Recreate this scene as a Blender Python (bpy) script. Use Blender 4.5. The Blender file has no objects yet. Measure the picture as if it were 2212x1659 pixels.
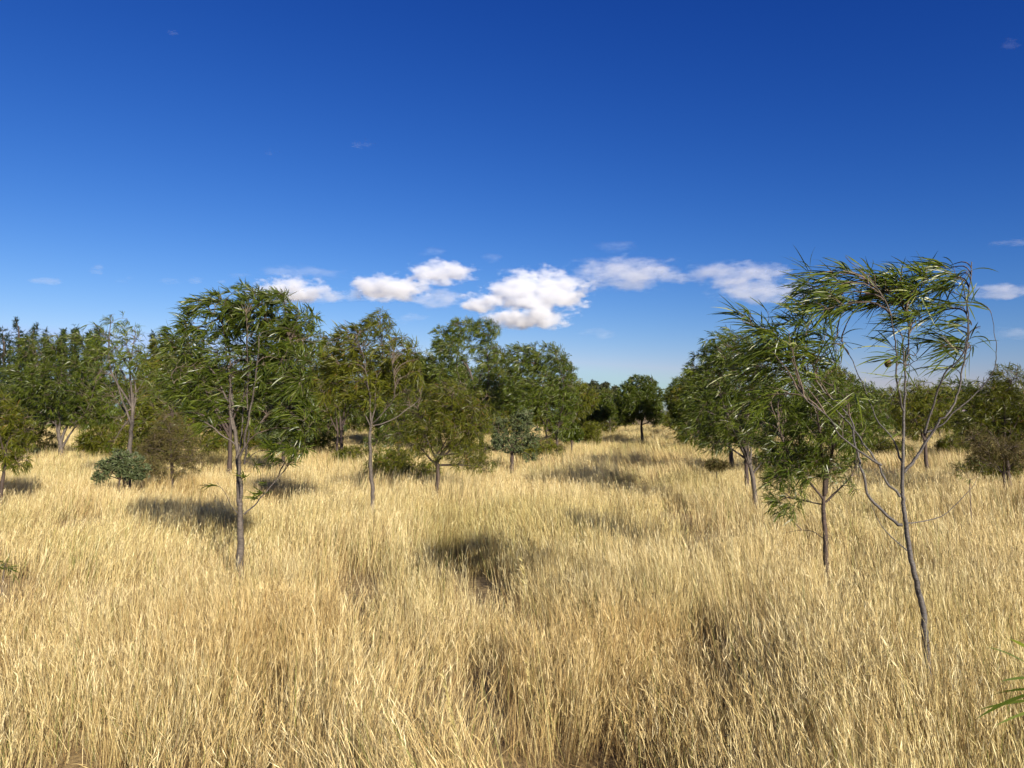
import bpy, math, random
import numpy as np
from mathutils import Vector, Matrix, noise as mnoise

rng = np.random.default_rng(11)
random.seed(11)
scene = bpy.context.scene
col = scene.collection

# ------------------------------------------------------------------ camera
F, CX, CY, HOR, EYE = 1598.5, 1106.0, 829.5, 897.0, 1.6     # focal length, centre, horizon line; eye height in metres
PITCH = math.atan((HOR - CY) / F)
cam = bpy.data.cameras.new('camera')
cam.sensor_width = 36.0
cam.lens = 36.0 * F / 2212.0
cam.clip_start = 0.05
cam.clip_end = 60000.0
camo = bpy.data.objects.new('camera', cam)
camo.location = (0, 0, EYE)
camo.rotation_euler = (math.radians(90) + PITCH, 0, 0)
col.objects.link(camo)
scene.camera = camo

# ------------------------------------------------------------------ sky, sun, exposure
SUN_EL = math.radians(23.0)
SUN_AZ = math.atan2(0.50, -0.866)          # behind the camera, to the right
world = bpy.data.worlds.new('World')
scene.world = world
world.use_nodes = True
wn, wl = world.node_tree.nodes, world.node_tree.links
wn.clear()
sky = wn.new('ShaderNodeTexSky')
sky.sky_type = 'NISHITA'
sky.sun_disc = False
sky.sun_elevation = SUN_EL
sky.sun_rotation = SUN_AZ
sky.altitude = 0
sky.air_density = 1.0
sky.dust_density = 0.3
sky.ozone_density = 3.0
sep = wn.new('ShaderNodeSeparateColor')
comb = wn.new('ShaderNodeCombineColor')
wl.new(sky.outputs[0], sep.inputs[0])
EXPOSURE = 0.90
for ch, (cap, power, gain) in enumerate([(5.2, 2.3, .0104), (7.3, 1.65, .0243), (9.0, 1.10, .0915)]):   # camera colour response, whole sky
    mn = wn.new('ShaderNodeMath'); mn.operation = 'MINIMUM'; mn.inputs[1].default_value = cap
    pw = wn.new('ShaderNodeMath'); pw.operation = 'POWER'; pw.inputs[1].default_value = power
    ml = wn.new('ShaderNodeMath'); ml.operation = 'MULTIPLY'; ml.inputs[1].default_value = gain * 10 / 2 ** EXPOSURE
    wl.new(sep.outputs[ch], mn.inputs[0]); wl.new(mn.outputs[0], pw.inputs[0]); wl.new(pw.outputs[0], ml.inputs[0]); wl.new(ml.outputs[0], comb.inputs[ch])
bg = wn.new('ShaderNodeBackground')
bg.inputs['Strength'].default_value = 0.10
wo = wn.new('ShaderNodeOutputWorld')
wl.new(comb.outputs[0], bg.inputs['Color'])
wl.new(bg.outputs[0], wo.inputs['Surface'])

sun = bpy.data.lights.new('sun', 'SUN')
sun.energy = 5.0
sun.angle = math.radians(0.5)
sun.color = (1.0, 0.92, 0.79)
suno = bpy.data.objects.new('sun', sun)
sd = Vector((-math.sin(SUN_AZ) * math.cos(SUN_EL), -math.cos(SUN_AZ) * math.cos(SUN_EL), -math.sin(SUN_EL)))
suno.rotation_euler = sd.to_track_quat('-Z', 'Y').to_euler()
suno.location = (20, -40, 30)
col.objects.link(suno)

vs = scene.view_settings
vs.view_transform = 'Standard'
vs.look = 'None'
vs.exposure = EXPOSURE
vs.gamma = 1.0
vs.use_curve_mapping = False
cy = scene.cycles
cy.max_bounces = 12
cy.diffuse_bounces = 4
cy.glossy_bounces = 2
cy.transmission_bounces = 3
cy.transparent_max_bounces = 8
cy.volume_bounces = 12
cy.use_denoising = True
cy.volume_max_steps = 256
cy.volume_step_rate = 0.4
cy.use_adaptive_sampling = True
cy.adaptive_threshold = 0.03
cy.sample_clamp_indirect = 6

# ------------------------------------------------------------------ helpers
def W(px, py, d):
    """point at depth d (metres along the view) seen at picture position px, py (2212 wide)"""
    a, b = (px - CX) / F, (CY - py) / F
    c, s = math.cos(PITCH), math.sin(PITCH)
    k = d / (c - b * s)
    return np.array([a * k, d, EYE + (b * c + s) * k])

def tag(o, label=None, cat=None, group=None, kind=None):
    if label: o['label'] = label
    if cat: o['category'] = cat
    if group: o['group'] = group
    if kind: o['kind'] = kind
    return o

def empty(name, loc, parent=None):
    o = bpy.data.objects.new(name, None)
    o.empty_display_size = 0.2
    o.location = loc
    col.objects.link(o)
    return o

def mesh_np(name, V, Q, mat=None, attrs=None, smooth=True):
    """V (n,3); Q (m,4) quads, last index -1 for a triangle"""
    V = np.asarray(V, np.float32); Q = np.asarray(Q, np.int64)
    me = bpy.data.meshes.new(name)
    m = len(Q)
    tri = Q[:, 3] < 0
    cnt = np.where(tri, 3, 4)
    idx = Q.reshape(-1)
    idx = idx[idx >= 0]
    me.vertices.add(len(V)); me.vertices.foreach_set('co', V.reshape(-1))
    me.loops.add(len(idx)); me.loops.foreach_set('vertex_index', idx.astype(np.int32))
    me.polygons.add(m)
    me.polygons.foreach_set('loop_start', np.concatenate([[0], np.cumsum(cnt)[:-1]]).astype(np.int32))
    me.polygons.foreach_set('use_smooth', np.full(m, smooth))
    me.update(calc_edges=True)
    for k, v in (attrs or {}).items():
        a = me.attributes.new(k, 'FLOAT', 'POINT')
        a.data.foreach_set('value', np.asarray(v, np.float32))
    if mat: me.materials.append(mat)
    return me

def obj(name, me, parent=None, loc=None):
    o = bpy.data.objects.new(name, me)
    col.objects.link(o)
    if parent is not None: o.parent = parent
    if loc is not None: o.location = loc
    return o

def unit(v):
    return v / np.maximum(np.linalg.norm(v, axis=-1, keepdims=True), 1e-9)

def vnoise(x, y, seed=0):
    """smooth 2-D value noise in 0..1"""
    xi, yi = np.floor(x).astype(np.int64), np.floor(y).astype(np.int64)
    fx, fy = x - xi, y - yi
    fx, fy = fx * fx * (3 - 2 * fx), fy * fy * (3 - 2 * fy)
    def h(i, j):
        n = (i * 374761393 + j * 668265263 + seed * 1274126177) & 0xffffffff
        n = ((n ^ (n >> 13)) * 1274126177) & 0xffffffff
        return ((n ^ (n >> 16)) & 0xffff) / 65535.0
    return (h(xi, yi) * (1 - fx) + h(xi + 1, yi) * fx) * (1 - fy) + (h(xi, yi + 1) * (1 - fx) + h(xi + 1, yi + 1) * fx) * fy

def fbm(x, y, seed=0, oct=3):
    s, a, t = 0, 1.0, 0
    for k in range(oct):
        s = s + a * vnoise(x * 2 ** k, y * 2 ** k, seed + k); t += a; a *= 0.5
    return s / t

def tube(path, radii, k=6):
    """ring-extruded tube along a path; returns V, Q"""
    P = np.asarray(path, float); n = len(P)
    T = unit(np.gradient(P, axis=0))
    ref = np.array([1.0, 0, 0]) if abs(T[0][0]) < 0.8 else np.array([0, 1.0, 0])
    A = np.zeros((n, 3))
    a = unit(np.cross(T[0], ref))
    for i in range(n):
        a = unit(a - T[i] * np.dot(a, T[i])); A[i] = a
    B = np.cross(T, A)
    ang = np.linspace(0, 2 * math.pi, k, endpoint=False)
    r = np.asarray(radii, float)[:, None, None]
    V = P[:, None, :] + r * (np.cos(ang)[None, :, None] * A[:, None, :] + np.sin(ang)[None, :, None] * B[:, None, :])
    V = V.reshape(-1, 3)
    i = np.arange(n - 1)[:, None] * k; j = np.arange(k)[None, :]; j2 = (j + 1) % k
    Q = np.stack([i + j, i + j2, i + k + j2, i + k + j], -1).reshape(-1, 4)
    return V, Q

def join(parts):
    Vs, Qs, o = [], [], 0
    for V, Q in parts:
        Vs.append(V); Qs.append(np.where(Q >= 0, Q + o, Q)); o += len(V)
    return np.concatenate(Vs), np.concatenate(Qs)

def spline(pts, n):
    """Catmull-Rom through pts, n samples"""
    P = np.asarray(pts, float)
    if len(P) == 2: return P[0] + (P[1] - P[0]) * np.linspace(0, 1, n)[:, None]
    E = np.concatenate([[2 * P[0] - P[1]], P, [2 * P[-1] - P[-2]]])
    u = np.linspace(0, len(P) - 1 - 1e-6, n); i = u.astype(int); t = (u - i)[:, None]
    a, b, c, d = E[i], E[i + 1], E[i + 2], E[i + 3]
    return 0.5 * (2 * b + (c - a) * t + (2 * a - 5 * b + 4 * c - d) * t ** 2 + (3 * b - a - 3 * c + d) * t ** 3)

def leaf_geo(P, D, L, Wd, B, seg=4, rnd=None, fold=0.0, r=None):
    """narrow curved leaves: P base, D direction, B bend; returns V, Q, per-vertex random"""
    r = r or rng
    n = len(P)
    t = np.linspace(0, 1, seg + 1)
    prof = {2: np.array([.25, 1, .06]), 3: np.array([.25, .95, .85, .05]), 4: np.array([.22, .85, 1, .72, .04]),
            6: np.array([.2, .6, .92, 1, .85, .55, .03])}[seg]
    L = L[:, None, None]
    C = P[:, None, :] + D[:, None, :] * L * t[None, :, None] + B[:, None, :] * L * (t ** 2)[None, :, None]
    T = unit(D[:, None, :] + 2 * B[:, None, :] * t[None, :, None])
    Nr = unit(r.normal(size=(n, 3)) + np.array([0, -.35, .25]))
    S = unit(np.cross(T, Nr[:, None, :]))
    h = 0.5 * Wd[:, None, None] * prof[None, :, None]
    V = np.stack([C - S * h, C + S * h], 2).reshape(-1, 3)
    m = 2 * (seg + 1)
    q = np.array([[2 * k, 2 * k + 1, 2 * k + 3, 2 * k + 2] for k in range(seg)])
    Q = (np.arange(n)[:, None, None] * m + q[None]).reshape(-1, 4)
    if rnd is None: rnd = r.random(n)
    return V, Q, np.repeat(rnd, m)

# ------------------------------------------------------------------ materials
def newmat(name):
    m = bpy.data.materials.new(name); m.use_nodes = True
    nt = m.node_tree; nt.nodes.clear()
    return m, nt.nodes, nt.links

def ramp(nodes, stops, interp='LINEAR'):
    r = nodes.new('ShaderNodeValToRGB'); cr = r.color_ramp; cr.interpolation = interp
    while len(cr.elements) < len(stops): cr.elements.new(0.5)
    for e, (p, c) in zip(cr.elements, stops):
        e.position = p; e.color = (*c, 1)
    return r

def leaf_mat(name, stops, rough=0.42, trans=0.22, spec=0.5):
    m, N, K = newmat(name)
    at = N.new('ShaderNodeAttribute'); at.attribute_name = 'rnd'
    rp = ramp(N, stops); K.new(at.outputs['Fac'], rp.inputs[0])
    oi = N.new('ShaderNodeObjectInfo')
    hs = N.new('ShaderNodeHueSaturation')
    mr = N.new('ShaderNodeMapRange'); mr.inputs['To Min'].default_value = 0.85; mr.inputs['To Max'].default_value = 1.15
    K.new(oi.outputs['Random'], mr.inputs[0]); K.new(mr.outputs[0], hs.inputs['Value']); K.new(rp.outputs[0], hs.inputs['Color'])
    p = N.new('ShaderNodeBsdfPrincipled'); p.inputs['Roughness'].default_value = rough
    p.inputs['Specular IOR Level'].default_value = spec
    K.new(hs.outputs[0], p.inputs['Base Color'])
    tr = N.new('ShaderNodeBsdfTranslucent')
    mx = N.new('ShaderNodeMixRGB'); mx.blend_type = 'MULTIPLY'; mx.inputs[0].default_value = 1
    mx.inputs[2].default_value = (1.25, 1.3, 0.55, 1); K.new(hs.outputs[0], mx.inputs[1]); K.new(mx.outputs[0], tr.inputs['Color'])
    ms = N.new('ShaderNodeMixShader'); ms.inputs[0].default_value = trans
    K.new(p.outputs[0], ms.inputs[1]); K.new(tr.outputs[0], ms.inputs[2])
    o = N.new('ShaderNodeOutputMaterial'); K.new(ms.outputs[0], o.inputs['Surface'])
    return m

def bark_mat(name, c0, c1, scale=30.0, rough=0.75):
    m, N, K = newmat(name)
    tc = N.new('ShaderNodeTexCoord')
    mp = N.new('ShaderNodeMapping'); mp.inputs['Scale'].default_value = (1, 1, 3.2)
    K.new(tc.outputs['Object'], mp.inputs[0])
    n1 = N.new('ShaderNodeTexNoise'); n1.inputs['Scale'].default_value = scale; n1.inputs['Detail'].default_value = 6
    K.new(mp.outputs[0], n1.inputs[0])
    n2 = N.new('ShaderNodeTexNoise'); n2.inputs['Scale'].default_value = 5; n2.inputs['Detail'].default_value = 4
    K.new(tc.outputs['Object'], n2.inputs[0])
    ad = N.new('ShaderNodeMath'); ad.operation = 'ADD'; K.new(n1.outputs[0], ad.inputs[0]); K.new(n2.outputs[0], ad.inputs[1])
    mr = N.new('ShaderNodeMapRange'); mr.inputs['From Min'].default_value = 0.72; mr.inputs['From Max'].default_value = 1.25
    K.new(ad.outputs[0], mr.inputs[0])
    rp = ramp(N, [(0, c0), (1, c1)]); K.new(mr.outputs[0], rp.inputs[0])
    p = N.new('ShaderNodeBsdfPrincipled'); p.inputs['Roughness'].default_value = rough
    K.new(rp.outputs[0], p.inputs['Base Color'])
    b = N.new('ShaderNodeBump'); b.inputs['Strength'].default_value = 0.6; b.inputs['Distance'].default_value = 0.008
    K.new(n1.outputs[0], b.inputs['Height']); K.new(b.outputs[0], p.inputs['Normal'])
    o = N.new('ShaderNodeOutputMaterial'); K.new(p.outputs[0], o.inputs['Surface'])
    return m

M = {}
M['leaf'] = leaf_mat('acacia_leaf', [(0, (.016, .030, .005)), (.40, (.060, .086, .009)), (.80, (.130, .155, .016)), (1, (.26, .27, .11))], rough=.34, trans=.30, spec=.32)
M['leaf_warm'] = leaf_mat('acacia_leaf_warm', [(0, (.028, .036, .005)), (.45, (.092, .104, .009)), (.88, (.180, .175, .016)), (1, (.21, .12, .03))], rough=.38, trans=.32, spec=.28)
M['leaf_grey'] = leaf_mat('silvery_leaf', [(0, (.034, .048, .016)), (.6, (.078, .098, .036)), (1, (.14, .155, .075))], rough=.55, trans=.15, spec=.3)
M['leaf_brown'] = leaf_mat('dry_leaf', [(0, (.045, .033, .011)), (.5, (.085, .066, .020)), (.8, (.10, .092, .026)), (1, (.08, .10, .02))], rough=.7, trans=.15, spec=.2)
M['leaf_pine'] = leaf_mat('pine_needle', [(0, (.008, .018, .006)), (1, (.020, .036, .011))], rough=.6, trans=.08, spec=.2)
M['leaf_euc'] = leaf_mat('gum_leaf', [(0, (.028, .036, .014)), (.7, (.055, .060, .020)), (1, (.085, .080, .04))], rough=.5, trans=.12)
M['bark'] = bark_mat('bark_grey', (.022, .017, .013), (.125, .100, .078))
M['bark_smooth'] = bark_mat('bark_smooth_grey', (.026, .022, .019), (.115, .100, .088), 55, .6)
M['bark_dark'] = bark_mat('bark_dark_brown', (.014, .009, .007), (.075, .048, .034))
M['twig'] = bark_mat('twig_bark', (.045, .030, .020), (.17, .125, .088), 60)
M['gall'] = bark_mat('gall_brown', (.04, .02, .01), (.16, .08, .03), 80)

# grass: blades coloured one by one, clumps tinted by where they grow
gm, N, K = newmat('dry_grass_blade')
at = N.new('ShaderNodeAttribute'); at.attribute_name = 'rnd'
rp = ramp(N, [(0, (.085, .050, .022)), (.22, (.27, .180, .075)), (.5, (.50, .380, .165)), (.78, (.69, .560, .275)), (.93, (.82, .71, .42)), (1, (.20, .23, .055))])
K.new(at.outputs['Fac'], rp.inputs[0])
ti = N.new('ShaderNodeAttribute'); ti.attribute_name = 'tint'; ti.attribute_type = 'INSTANCER'
r2 = ramp(N, [(0, (.55, .55, .40)), (.25, (.88, .88, .74)), (.45, (1.0, 1.0, .97)), (.70, (1.0, .98, .95)), (1, (.87, .79, .67))])
K.new(ti.outputs['Fac'], r2.inputs[0])
mx = N.new('ShaderNodeMixRGB'); mx.blend_type = 'MULTIPLY'; mx.inputs[0].default_value = 1
K.new(rp.outputs[0], mx.inputs[1]); K.new(r2.outputs[0], mx.inputs[2])
p = N.new('ShaderNodeBsdfPrincipled'); p.inputs['Roughness'].default_value = .55; p.inputs['Specular IOR Level'].default_value = .3
K.new(mx.outputs[0], p.inputs['Base Color'])
tr = N.new('ShaderNodeBsdfTranslucent'); K.new(mx.outputs[0], tr.inputs['Color'])
ms = N.new('ShaderNodeMixShader'); ms.inputs[0].default_value = .14
K.new(p.outputs[0], ms.inputs[1]); K.new(tr.outputs[0], ms.inputs[2])
o = N.new('ShaderNodeOutputMaterial'); K.new(ms.outputs[0], o.inputs['Surface'])
M['grass'] = gm

# ground: dry soil and straw litter
m, N, K = newmat('straw_ground')
tc = N.new('ShaderNodeTexCoord')
n1 = N.new('ShaderNodeTexNoise'); n1.inputs['Scale'].default_value = 14; n1.inputs['Detail'].default_value = 9; n1.inputs['Roughness'].default_value = .7
n2 = N.new('ShaderNodeTexNoise'); n2.inputs['Scale'].default_value = .35; n2.inputs['Detail'].default_value = 5
K.new(tc.outputs['Object'], n1.inputs[0]); K.new(tc.outputs['Object'], n2.inputs[0])
r1 = ramp(N, [(.3, (.10, .062, .028)), (.5, (.26, .175, .075)), (.68, (.46, .33, .15))]); K.new(n1.outputs[0], r1.inputs[0])
r2 = ramp(N, [(.3, (.78, .82, .66)), (.6, (1, 1, 1)), (.75, (1.0, .88, .74))]); K.new(n2.outputs[0], r2.inputs[0])
mx = N.new('ShaderNodeMixRGB'); mx.blend_type = 'MULTIPLY'; mx.inputs[0].default_value = 1
K.new(r1.outputs[0], mx.inputs[1]); K.new(r2.outputs[0], mx.inputs[2])
p = N.new('ShaderNodeBsdfPrincipled'); p.inputs['Roughness'].default_value = .95; K.new(mx.outputs[0], p.inputs['Base Color'])
b = N.new('ShaderNodeBump'); b.inputs['Strength'].default_value = .8; b.inputs['Distance'].default_value = .05
K.new(n1.outputs[0], b.inputs['Height']); K.new(b.outputs[0], p.inputs['Normal'])
o = N.new('ShaderNodeOutputMaterial'); K.new(p.outputs[0], o.inputs['Surface'])
M['ground'] = m

# ------------------------------------------------------------------ ground
def ground_z(x, y):
    return (fbm(np.asarray(x) * .35 + 9, np.asarray(y) * .35 + 3, 5) - .5) * .16 * np.clip(1.3 - np.abs(np.asarray(y)) / 80, 0, 1)

gx = np.concatenate([-np.geomspace(20000, 41, 12), np.linspace(-40, 40, 161), np.geomspace(41, 20000, 12)])
gy = np.concatenate([-np.geomspace(20000, 7, 8), np.linspace(-6, 70, 153), np.geomspace(71, 20000, 14)])
X, Y = np.meshgrid(gx, gy)
Z = ground_z(X, Y)
V = np.stack([X, Y, Z], -1).reshape(-1, 3)
nx, ny = len(gx), len(gy)
i, j = np.meshgrid(np.arange(nx - 1), np.arange(ny - 1))
a = (j * nx + i).reshape(-1)
g = obj('ground', mesh_np('ground', V, np.stack([a, a + 1, a + 1 + nx, a + nx], -1), M['ground']))
tag(g, 'dry straw covered soil of the flat field', 'ground', kind='structure')

# ------------------------------------------------------------------ grass
def clump(seed, nb, rad, hmin, hmax, wd, seg=4, heads=.35, green=.05, tufts=40):
    """a patch of standing dry grass: blades gathered in tufts that lean together"""
    r = np.random.default_rng(seed)
    ta = r.random(tufts) * 6.283; tq = rad * np.sqrt(r.random(tufts))
    TC = np.stack([tq * np.cos(ta), tq * np.sin(ta)], -1)
    TL = r.normal(size=(tufts, 2)) * .13
    TH = r.uniform(.72, 1.12, tufts); TR = r.normal(0, .11, tufts); TS = r.uniform(.018, .065, tufts) * (rad / .35) ** .5
    k = r.integers(0, tufts, nb)
    P = np.concatenate([TC[k] + r.normal(size=(nb, 2)) * TS[k][:, None], np.full((nb, 1), -.03)], 1)
    L = r.uniform(hmin, hmax, nb) * TH[k]
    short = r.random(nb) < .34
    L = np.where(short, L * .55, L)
    spread = np.where(short, .45, .085)[:, None]
    D = unit(np.array([0, 0, 1.0]) + r.normal(size=(nb, 3)) * spread * np.array([1, 1, .2]) + np.concatenate([TL[k], np.zeros((nb, 1))], 1))
    tall = (r.random(nb) < .05) & ~short
    L = np.where(tall, L * 1.28, L)
    bent = r.random(nb) < .12
    B = r.normal(size=(nb, 3)) * np.array([.05, .05, .02]) * np.where(short | bent, 3.6, 1)[:, None] + np.array([-.04, 0, -.03])
    rnd = np.clip(r.normal(.57, .24, nb) + TR[k], 0, .95)
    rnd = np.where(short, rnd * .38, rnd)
    rnd = np.where(r.random(nb) < green, 1.0, rnd)
    Wd = wd * r.uniform(.6, 1.3, nb)
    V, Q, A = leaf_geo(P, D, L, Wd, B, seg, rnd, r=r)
    out = [(V, Q)]; at = [A]
    # seed heads: little slanting spikelets up the top of some stems
    s = np.where((r.random(nb) < heads) & ~short)[0]
    if len(s):
        hp, hd, hr = [], [], []
        for t in (.80, .86, .92, .98):
            hp.append(P[s] + D[s] * L[s, None] * t + B[s] * L[s, None] * t * t)
            hd.append(unit(D[s] + 2 * B[s] * t + r.normal(size=(len(s), 3)) * .22)); hr.append(np.clip(rnd[s] + .1, 0, .93))
        hp, hd, hr = np.concatenate(hp), np.concatenate(hd), np.concatenate(hr)
        k = len(hp)
        V2, Q2, A2 = leaf_geo(hp, hd, np.full(k, hmax * .085), np.full(k, wd * 1.2), np.zeros((k, 3)), 2, hr, r=r)
        out.append((V2, Q2)); at.append(A2)
    V, Q = join(out)
    return mesh_np('grass_clump', V, Q, M['grass'], {'rnd': np.concatenate(at)}, smooth=False)

protos = bpy.data.collections.new('grass_clumps')
NV = 12
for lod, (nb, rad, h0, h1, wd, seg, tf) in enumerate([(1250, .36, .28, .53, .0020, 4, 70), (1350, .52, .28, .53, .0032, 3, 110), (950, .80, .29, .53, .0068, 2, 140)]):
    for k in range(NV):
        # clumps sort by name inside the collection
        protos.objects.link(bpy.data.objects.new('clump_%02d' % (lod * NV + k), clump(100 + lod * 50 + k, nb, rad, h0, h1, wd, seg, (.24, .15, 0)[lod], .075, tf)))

pts, var, scl, eul, tint = [], [], [], [], []
def scatter(y0, y1, dens, lod, s0):
    hw = .78 * y1 + 3.0
    n = int((y1 - y0) * 2 * hw * dens)
    x = rng.uniform(-hw, hw, n); y = rng.uniform(y0, y1, n)
    keep = np.abs(x) < .78 * np.maximum(y, 0) + 3.0
    x, y = x[keep], y[keep]
    n = len(x)
    tuss = fbm(x * .9 + 31, y * .9 + 7, 2)                 # tussocks and thin places
    keep = rng.random(n) < np.clip((tuss - .22) * 3.2, .45, 1)
    keep &= ~((vnoise(x * 1.9 + 400, y * 1.9 + 300, 51) > .89) & (np.hypot(x - 2.0, y - 3.4) > .8) & (rng.random(n) < .8))    # small hollows
    x, y, tuss = x[keep], y[keep], tuss[keep]; n = len(x)
    z = ground_z(x, y)
    big = fbm(x * .28 + 3, y * .28 + 17, 8)
    pts.append(np.stack([x, y, z], -1))
    var.append(lod * NV + rng.integers(0, NV, n))
    hgt = (.46 + 1.02 * tuss) * (.74 + .46 * big) * rng.uniform(.86, 1.12, n)
    hgt = hgt * (1 + .30 * np.exp(-((x - 2.0) ** 2 + (y - 3.3) ** 2) / .35))      # taller round the leaning trunk
    s = s0 * rng.uniform(.85, 1.2, n)
    scl.append(np.stack([s, s, hgt], -1))
    # lean: towards the lane from both sides, with gusts
    lean = -.05 - .15 * np.tanh((x - .7) / 1.6) + (fbm(x * .5 + 50, y * .5 + 20, 12) - .5) * .50
    leany = .02 + (fbm(x * .5 + 80, y * .5 + 60, 14) - .5) * .5
    flat = np.clip((fbm(x * .8 + 140, y * .8 + 210, 41) - .70) * 9, 0, 1)     # a few blown-down places
    lean = lean + flat * np.where(fbm(x * .2, y * .2 + 5, 43) > .5, .5, -.5)
    rz = rng.uniform(-.6, .6, n) + np.where(rng.random(n) < .5, math.pi, 0)
    eul.append(np.stack([-leany, lean, rz], -1))
    tv = fbm(x * .35 + 12, y * .22 + 90, 21) * .62 + fbm(x * 1.7, y * 1.7, 33) * .30 + rng.random(n) * .12
    tint.append(np.clip((tv - .5) * 2.3 + .46, 0, 1))
scatter(-1.0, 7.0, 5.0, 0, 1.0)
scatter(7.0, 17.0, 2.6, 1, 1.0)
scatter(17.0, 34.0, 1.2, 2, 1.0)
scatter(34.0, 95.0, .65, 2, 1.35)
pts, var, scl, eul, tint = map(np.concatenate, (pts, var, scl, eul, tint))
E = np.array([(Matrix.Rotation(e[1], 3, 'Y') @ Matrix.Rotation(e[0], 3, 'X') @ Matrix.Rotation(e[2], 3, 'Z')).to_euler()[:] for e in eul], np.float32)
gme = bpy.data.meshes.new('dry_grass')
gme.vertices.add(len(pts)); gme.vertices.foreach_set('co', pts.astype(np.float32).reshape(-1))
for nm, ty, dat, fld in (('variant', 'INT', var.astype(np.int32), 'value'), ('scl', 'FLOAT_VECTOR', scl.astype(np.float32).reshape(-1), 'vector'),
                         ('rot', 'FLOAT_VECTOR', E.reshape(-1), 'vector'), ('tint', 'FLOAT', tint.astype(np.float32), 'value')):
    at = gme.attributes.new(nm, ty, 'POINT'); at.data.foreach_set(fld, dat)
gme.materials.append(M['grass'])
go = obj('dry_grass', gme)
tag(go, 'tall golden dry grass covering the whole field', 'grass', kind='stuff')
ng = bpy.data.node_groups.new('grass_instances', 'GeometryNodeTree')
ng.interface.new_socket('Geometry', in_out='INPUT', socket_type='NodeSocketGeometry')
ng.interface.new_socket('Geometry', in_out='OUTPUT', socket_type='NodeSocketGeometry')
gi, gout = ng.nodes.new('NodeGroupInput'), ng.nodes.new('NodeGroupOutput')
ip = ng.nodes.new('GeometryNodeInstanceOnPoints')
ci = ng.nodes.new('GeometryNodeCollectionInfo'); ci.inputs['Collection'].default_value = protos
ci.inputs['Separate Children'].default_value = True; ci.inputs['Reset Children'].default_value = True
def named(n, t):
    q = ng.nodes.new('GeometryNodeInputNamedAttribute'); q.data_type = t; q.inputs['Name'].default_value = n
    return q.outputs['Attribute']
e2r = ng.nodes.new('FunctionNodeEulerToRotation')
L = ng.links
L.new(gi.outputs[0], ip.inputs['Points']); L.new(ci.outputs[0], ip.inputs['Instance'])
ip.inputs['Pick Instance'].default_value = True
L.new(named('variant', 'INT'), ip.inputs['Instance Index'])
L.new(named('rot', 'FLOAT_VECTOR'), e2r.inputs[0]); L.new(e2r.outputs[0], ip.inputs['Rotation'])
L.new(named('scl', 'FLOAT_VECTOR'), ip.inputs['Scale'])
L.new(ip.outputs[0], gout.inputs[0])
md = go.modifiers.new('instances', 'NODES'); md.node_group = ng

# ------------------------------------------------------------------ trees
WIND = np.array([-1.0, .12, .05])
DENSE = 2.1

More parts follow.
